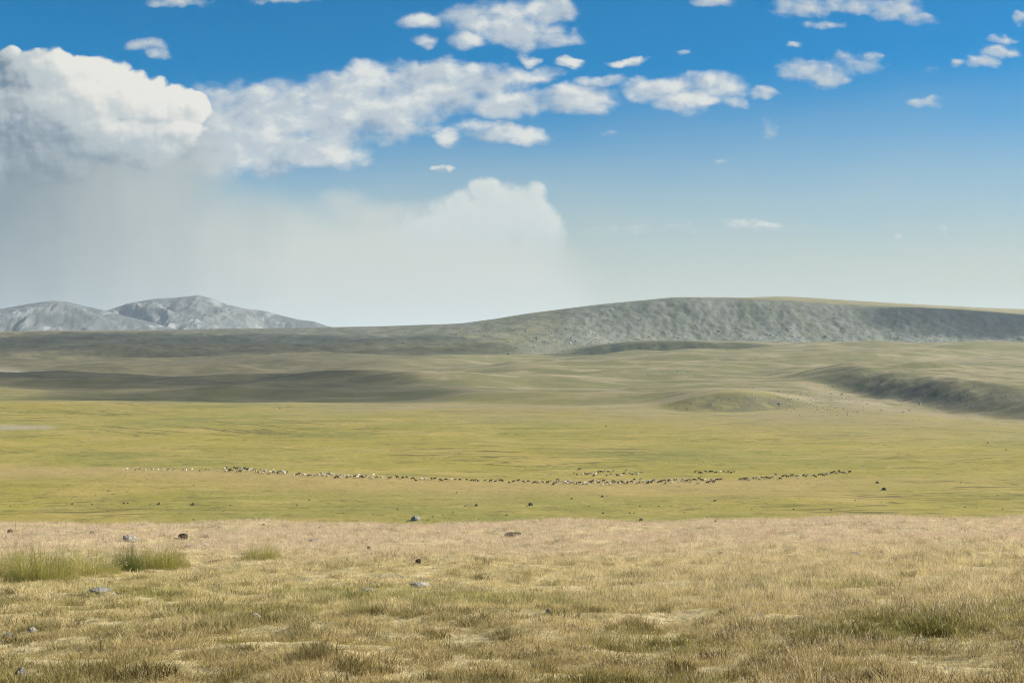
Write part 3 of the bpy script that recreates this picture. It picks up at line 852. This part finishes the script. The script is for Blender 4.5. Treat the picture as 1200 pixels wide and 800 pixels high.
# ------------------------------------------------------------------ haze
HAZE = 5.6e-5
bm = bmesh.new(); bmesh.ops.create_cube(bm, size=1)
me = bpy.data.meshes.new('haze'); bm.to_mesh(me); bm.free()
o = link('haze', me); o.scale = (64000, 64000, 440); o.location = (0, 0, 205 - 220)
m = bpy.data.materials.new('haze_air'); m.use_nodes = True
nt = NT(m.node_tree); nt.n.clear()
out = nt.new('ShaderNodeOutputMaterial'); pv = nt.new('ShaderNodeVolumePrincipled')
pv.inputs['Color'].default_value = (.74, .87, .97, 1); pv.inputs['Density'].default_value = HAZE; pv.inputs['Anisotropy'].default_value = .2
nt.l.new(pv.outputs[0], out.inputs['Volume'])
me.materials.append(m)
tag(o, 'thin pale haze in the air over the plain', 'haze', kind='stuff')

# ------------------------------------------------------------------ sky
w = bpy.data.worlds.new('World'); scene.world = w; w.use_nodes = True
nt = NT(w.node_tree); nt.n.clear()
SKY = 0.10
out = nt.new('ShaderNodeOutputWorld'); bg = nt.new('ShaderNodeBackground'); bg.inputs['Strength'].default_value = SKY
K = 1 / (SKY * 2 ** EXPOSURE)
def L(r, g, b): return tuple(c * K for c in lin(r, g, b))
sky = nt.new('ShaderNodeTexSky', sky_type='NISHITA'); sky.sun_disc = False
sky.sun_elevation = math.radians(SUN_EL); sky.sun_rotation = math.radians(SUN_AZ)
sky.air_density = 1.0; sky.dust_density = .6; sky.ozone_density = 2.5; sky.altitude = 2200
tc = nt.new('ShaderNodeTexCoord').outputs['Generated']
N_ = nt.v('NORMALIZE', tc)
sx = nt.new('ShaderNodeSeparateXYZ'); nt.l.new(N_, sx.inputs[0])
dx, dy, dz = sx.outputs
yy = nt.m('MAXIMUM', dy, .12)
PU = nt.m('MULTIPLY_ADD', nt.m('DIVIDE', dx, yy), 16.67, 6.0)      # direction on the vault
PV = nt.m('MULTIPLY_ADD', nt.m('DIVIDE', dz, yy), -16.67, 4.0)
cb = nt.new('ShaderNodeCombineXYZ'); nt.put(cb.inputs[0], PU); nt.put(cb.inputs[1], PV)
PP = cb.outputs[0]

def group_density(name, blobs, scale, amp, stretch, detail, rough, seed, dist=.0, warp=.3, wscale=1.6, wdet=3, sm=.25, billow=None):
    gt = bpy.data.node_groups.new(name, 'ShaderNodeTree')
    gt.interface.new_socket('P', in_out='INPUT', socket_type='NodeSocketVector')
    gt.interface.new_socket('D', in_out='OUTPUT', socket_type='NodeSocketFloat')
    n = NT(gt); gi = n.new('NodeGroupInput'); go = n.new('NodeGroupOutput')
    P = gi.outputs[0]
    wv = n.v('MULTIPLY', n.v('SUBTRACT', n.noise(n.mapping(P, (1, 1.2, 1), loc=(seed, seed * .7, 0)), wscale, wdet, .5, 0, True), (.5, .5, .5)), (warp, warp * .8, 0))
    Pw = n.v('ADD', P, wv)
    acc = None
    for (cx, cy, rx, ry, wt) in blobs:
        q = n.v('MULTIPLY', n.v('SUBTRACT', Pw, (cx / 100, cy / 100, 0)), (100 / rx, 100 / ry, 0))
        e = n.m('MULTIPLY_ADD', n.v('DOT_PRODUCT', q, q), -wt, wt)
        acc = e if acc is None else n.m('SMOOTH_MAX', acc, e, sm)
    f = n.noise(n.mapping(P, (stretch[0], stretch[1], 1), loc=(seed, seed * 1.3, 0)), scale, detail, rough, dist)
    D = n.m('ADD', n.m('MAXIMUM', acc, -1.2), n.m('MULTIPLY', n.m('SUBTRACT', f, .5), amp))
    if billow:
        vo = n.new('ShaderNodeTexVoronoi', feature='SMOOTH_F1', normalize=False)
        n.put(vo.inputs['Vector'], Pw); vo.inputs['Scale'].default_value = billow[0]; vo.inputs['Detail'].default_value = 2
        vo.inputs['Roughness'].default_value = .55; vo.inputs['Lacunarity'].default_value = 2.2; vo.inputs['Smoothness'].default_value = .35
        D = n.m('ADD', D, n.m('MULTIPLY', n.m('SUBTRACT', .45, vo.outputs['Distance']), billow[1]))
    n.put(go.inputs[0], D)
    return gt
def eval_group(gt, P):
    n = nt.new('ShaderNodeGroup'); n.node_tree = gt; nt.put(n.inputs[0], P)
    return n.outputs[0]
def relief(g, d0, off):
    return nt.m('SUBTRACT', d0, eval_group(g, nt.v('ADD', PP, (off[0], off[1], 0))))

# clear sky: deep blue above, whitening towards the land
blue = nt.mix(1.0, sky.outputs[0], (.0, .365, .53), 'MULTIPLY')
el = nt.m('DIVIDE', nt.m('SUBTRACT', 4.0, PV), 4.0)                # 0 at eye level, 1 at the top of the view
wl = nt.noise(nt.mapping(PP, (.18, .6, 1)), 1.0, 3, .5)
wd = nt.m('SUBTRACT', wl, .5)
hz = nt.ss(.88, .16, nt.m('ADD', nt.m('ADD', el, nt.m('MULTIPLY', wd, .2)), nt.m('MULTIPLY', nt.ss(12.5, 6.5, PU), .06)))
base = nt.mix(hz, blue, L(190, 200, 193))

# thin high bank in front of the blue
def cloud_layer(c, g, e0, e1, dark, mid, light, offs, op, bias=.5, extra=None, mask=None):
    d0 = eval_group(g, PP)
    a = nt.m('MULTIPLY', nt.ss(e0, e1, d0), op)
    if mask is not None: a = nt.m('MULTIPLY', a, mask)
    sh = None
    for off, gain in offs:
        r_ = nt.m('MULTIPLY', relief(g, d0, off), gain)
        sh = r_ if sh is None else nt.m('ADD', sh, r_)
    sh = nt.m('ADD', sh, bias)
    if extra is not None: sh = nt.m('ADD', sh, extra)
    col = nt.mix(nt.ss(0, .5, sh), dark, mid)
    col = nt.mix(nt.ss(.5, 1.0, sh), col, light)
    return nt.mix(a, c, col)

bank = [(270, 140, 62, 42, 1), (330, 135, 66, 40, 1.1), (300, 172, 80, 34, 1.2), (250, 180, 60, 30, 1.1), (375, 180, 56, 20, 1), (390, 135, 66, 44, 1.1), (450, 125, 66, 42, 1.1), (430, 95, 50, 20, .9), (500, 85, 55, 16, .9), (520, 110, 60, 28, 1), (470, 150, 40, 12, .7),
        (570, 95, 60, 16, .9), (590, 120, 50, 20, .9), (525, 162, 18, 10, .7), (600, 158, 45, 12, .9), (560, 150, 30, 10, .6), (620, 88, 36, 11, .8), (680, 118, 52, 20, 1.1), (705, 95, 30, 8, .6), (770, 105, 50, 14, .8), (810, 118, 38, 14, .9), (835, 100, 40, 16, .7), (860, 118, 16, 10, .5),
        (545, 48, 22, 14, .8), (575, 20, 60, 20, .7), (605, 35, 40, 24, .9), (640, 12, 30, 18, .8), (655, 44, 22, 12, .7), (495, 22, 30, 10, .8), (495, 47, 16, 8, .7), (622, 70, 14, 5, .6), (670, 74, 20, 6, .9), (733, 73, 22, 6, .9)]
g = group_density('bank', bank, 3.0, 2.2, (1, 1.5, 1), 5, .5, 5.3, .25, .42, 2.2, 5, .3)
lumps = nt.m('MULTIPLY', nt.m('SUBTRACT', nt.noise(nt.mapping(PP, (1, 1.5, 1), loc=(2.7, 8, 0)), 2.1, 4, .5), .5), 2.3)
c = cloud_layer(base, g, -.4, .85, L(152, 172, 192), L(190, 201, 209), L(226, 228, 224), [((.07, -.08), .34)], .95, .56, lumps)

puffs = [(172, 52, 24, 10, 1), (185, 62, 18, 8, .9), (516, 198, 10, 5, 1), (527, 199, 8, 4, 1), (945, 82, 36, 14, 1.1), (972, 92, 26, 13, 1.1), (1000, 75, 34, 14, .55), (1022, 68, 14, 7, .6), (895, 109, 18, 8, 1), (930, 52, 10, 5, .8), (801, 62, 11, 4, .8), (940, 8, 40, 14, 1), (1000, 6, 50, 12, .9), (1050, 12, 34, 16, 1.1), (1075, 22, 24, 8, .7), (965, 30, 24, 6, .5),
         (838, 3, 26, 8, .9), (1150, 72, 26, 9, 1), (1170, 62, 24, 9, 1.1), (1175, 47, 18, 6, .8), (1122, 73, 10, 6, .8), (1085, 119, 24, 7, .6), (902, 152, 9, 12, .35), (712, 155, 10, 4, .4), (845, 190, 10, 3, .4), (868, 262, 26, 7, .75), (893, 267, 22, 7, .85), (735, 269, 45, 7, .4), (790, 268, 30, 6, .3), (1048, 276, 8, 7, .35), (1105, 271, 9, 6, .35),
         (205, 2, 40, 6, .8), (335, 0, 36, 6, .8), (1195, 22, 12, 7, .8), (1090, 82, 8, 4, .3)]
g = group_density('puffs', puffs, 5.5, 1.7, (1, 1.4, 1), 5, .5, 9.7, .2, .24, 4.0, 4, .3)
c = cloud_layer(c, g, -.25, 1.3, L(150, 170, 192), L(190, 201, 208), L(226, 226, 220), [((.035, -.045), .4)], .93, .5)

# rain veil hanging under the great cloud, and the white bank it fades into
veil_g = group_density('veil', [(0, 260, 290, 170, 1.2), (200, 350, 260, 150, 1.2), (420, 345, 270, 112, 1.2), (560, 355, 150, 95, 1.2), (430, 252, 80, 20, .6), (400, 240, 36, 18, .5), (480, 246, 60, 14, .4), (190, 215, 95, 100, .75), (100, 400, 640, 100, 1.2)],
                       1.5, .55, (1, 1, 1), 5, .5, 3.1, 0, .35, 1.3, 4, .3)
vd = eval_group(veil_g, PP)
veil_a = nt.ss(-.2, .95, vd)
shaft = nt.m('SUBTRACT', nt.noise(nt.mapping(PP, (1, .22, 1), rot=(0, 0, .12), loc=(4, 2, 0)), 1.5, 4, .55), .5)
lt = nt.m('ADD', nt.ss(-1.6, 5.2, PU), nt.m('MULTIPLY', shaft, .34))
lt = nt.m('ADD', lt, nt.m('MULTIPLY', nt.ss(1.5, 3.6, PV), .20))
lt = nt.m('ADD', lt, nt.m('MULTIPLY', nt.m('SUBTRACT', nt.noise(nt.mapping(PP, (1, 1, 1), loc=(7, 1, 0)), 1.0, 4, .5), .5), .25), clamp=True)
veil_c = nt.mix(lt, L(122, 143, 156), L(206, 212, 208))
c = nt.mix(veil_a, c, veil_c)
head = [(560, 262, 72, 48, 1.1), (515, 272, 70, 34, .9), (612, 250, 44, 36, 1), (636, 272, 36, 44, 1), (566, 222, 26, 20, 1), (590, 235, 34, 24, 1), (540, 235, 30, 18, .8), (628, 224, 18, 12, .6)]
g = group_density('head', head, 3.2, .75, (1, 1, 1), 5, .5, 1.9, .1, .22, 2.6, 4, .2, (3.4, .4))
c = cloud_layer(c, g, -.08, .5, L(188, 202, 206), L(205, 214, 214), L(224, 229, 225), [((.06, -.07), .3)], 1.0, .56, None, nt.ss(3.25, 2.45, nt.m('ADD', PV, nt.m('MULTIPLY', wd, .5))))

# the towering cumulus
cum = [(60, 150, 100, 80, 1.4), (-40, 160, 110, 105, 1.3), (105, 105, 66, 46, 1.4), (50, 82, 56, 32, 1.3), (150, 115, 62, 34, 1.2), (195, 125, 46, 27, 1.2), (228, 127, 27, 19, 1.2), (200, 150, 50, 22, 1.1), (222, 150, 20, 14, 1), (10, 66, 22, 14, .9), (140, 165, 100, 40, 1)]
g = group_density('cumulus', cum, 2.2, .5, (1, 1, 1), 5, .5, 12.9, .1, .26, 2.6, 4, .12, (3.0, .5))
low = nt.m('ADD', PV, nt.m('MULTIPLY', nt.m('SUBTRACT', nt.noise(nt.mapping(PP, loc=(3, 9, 0)), 1.8, 4, .5), .5), .7))
core = nt.m('MULTIPLY', nt.ss(-.1, 1.0, nt.m('SUBTRACT', PU, nt.m('MULTIPLY', nt.ss(1.0, 1.6, PV), .7))), nt.ss(2.0, 1.15, nt.m('SUBTRACT', low, nt.m('MULTIPLY', PU, .12))))
rim = nt.m('MULTIPLY', nt.ss(.85, .55, PV), -.12)
c = cloud_layer(c, g, -.03, .3, L(118, 138, 156), L(188, 198, 202), L(232, 231, 225), [((.1, -.11), .26), ((.04, -.05), .4)], 1.0, .23, nt.m('ADD', nt.m('MULTIPLY', core, .62), rim), nt.ss(2.55, 1.25, low))
nt.put(bg.inputs['Color'], c)
# the rest of the vault is clear; the clouds stand only in one quarter of it
bg2 = nt.new('ShaderNodeBackground'); bg2.inputs['Strength'].default_value = SKY
nt.put(bg2.inputs['Color'], base)
inside = nt.m('MULTIPLY', nt.m('MULTIPLY', nt.m('GREATER_THAN', PV, -2.0), nt.m('LESS_THAN', PV, 4.4)),
              nt.m('MULTIPLY', nt.m('LESS_THAN', nt.m('ABSOLUTE', nt.m('SUBTRACT', PU, 5.5)), 11.0), nt.m('GREATER_THAN', dy, .12)))
mxs = nt.new('ShaderNodeMixShader')
nt.put(mxs.inputs[0], inside); nt.l.new(bg2.outputs[0], mxs.inputs[1]); nt.l.new(bg.outputs[0], mxs.inputs[2])
nt.l.new(mxs.outputs[0], out.inputs[0])
w.cycles.sampling_method = 'MANUAL'; w.cycles.sample_map_resolution = 512

# ------------------------------------------------------------------ sun
sl = bpy.data.lights.new('sun', 'SUN'); sl.energy = 5.0; sl.angle = math.radians(.53); sl.color = (1.0, .93, .80)
so = bpy.data.objects.new('sun', sl); COL.objects.link(so)
so.rotation_euler = sun_dir.to_track_quat('Z', 'Y').to_euler()
so.location = sun_dir * 100

# ------------------------------------------------------------------ camera and render settings
cd = bpy.data.cameras.new('camera'); co = bpy.data.objects.new('camera', cd); COL.objects.link(co)
cd.sensor_width = 36; cd.lens = F * 36 / 1200; cd.clip_start = .1; cd.clip_end = 100000
co.location = (0, 0, 0); co.rotation_euler = (math.pi / 2, 0, 0)
scene.camera = co
vs_ = scene.view_settings
vs_.view_transform = 'Standard'; vs_.look = 'None'; vs_.exposure = EXPOSURE; vs_.gamma = 1; vs_.use_curve_mapping = False
cy = scene.cycles
cy.max_bounces = 6; cy.diffuse_bounces = 2; cy.transmission_bounces = 3; cy.volume_bounces = 1; cy.transparent_max_bounces = 8
cy.use_denoising = True; cy.filter_width = 1.1; cy.denoising_prefilter = 'NONE'
cy.use_adaptive_sampling = True; cy.adaptive_threshold = .015
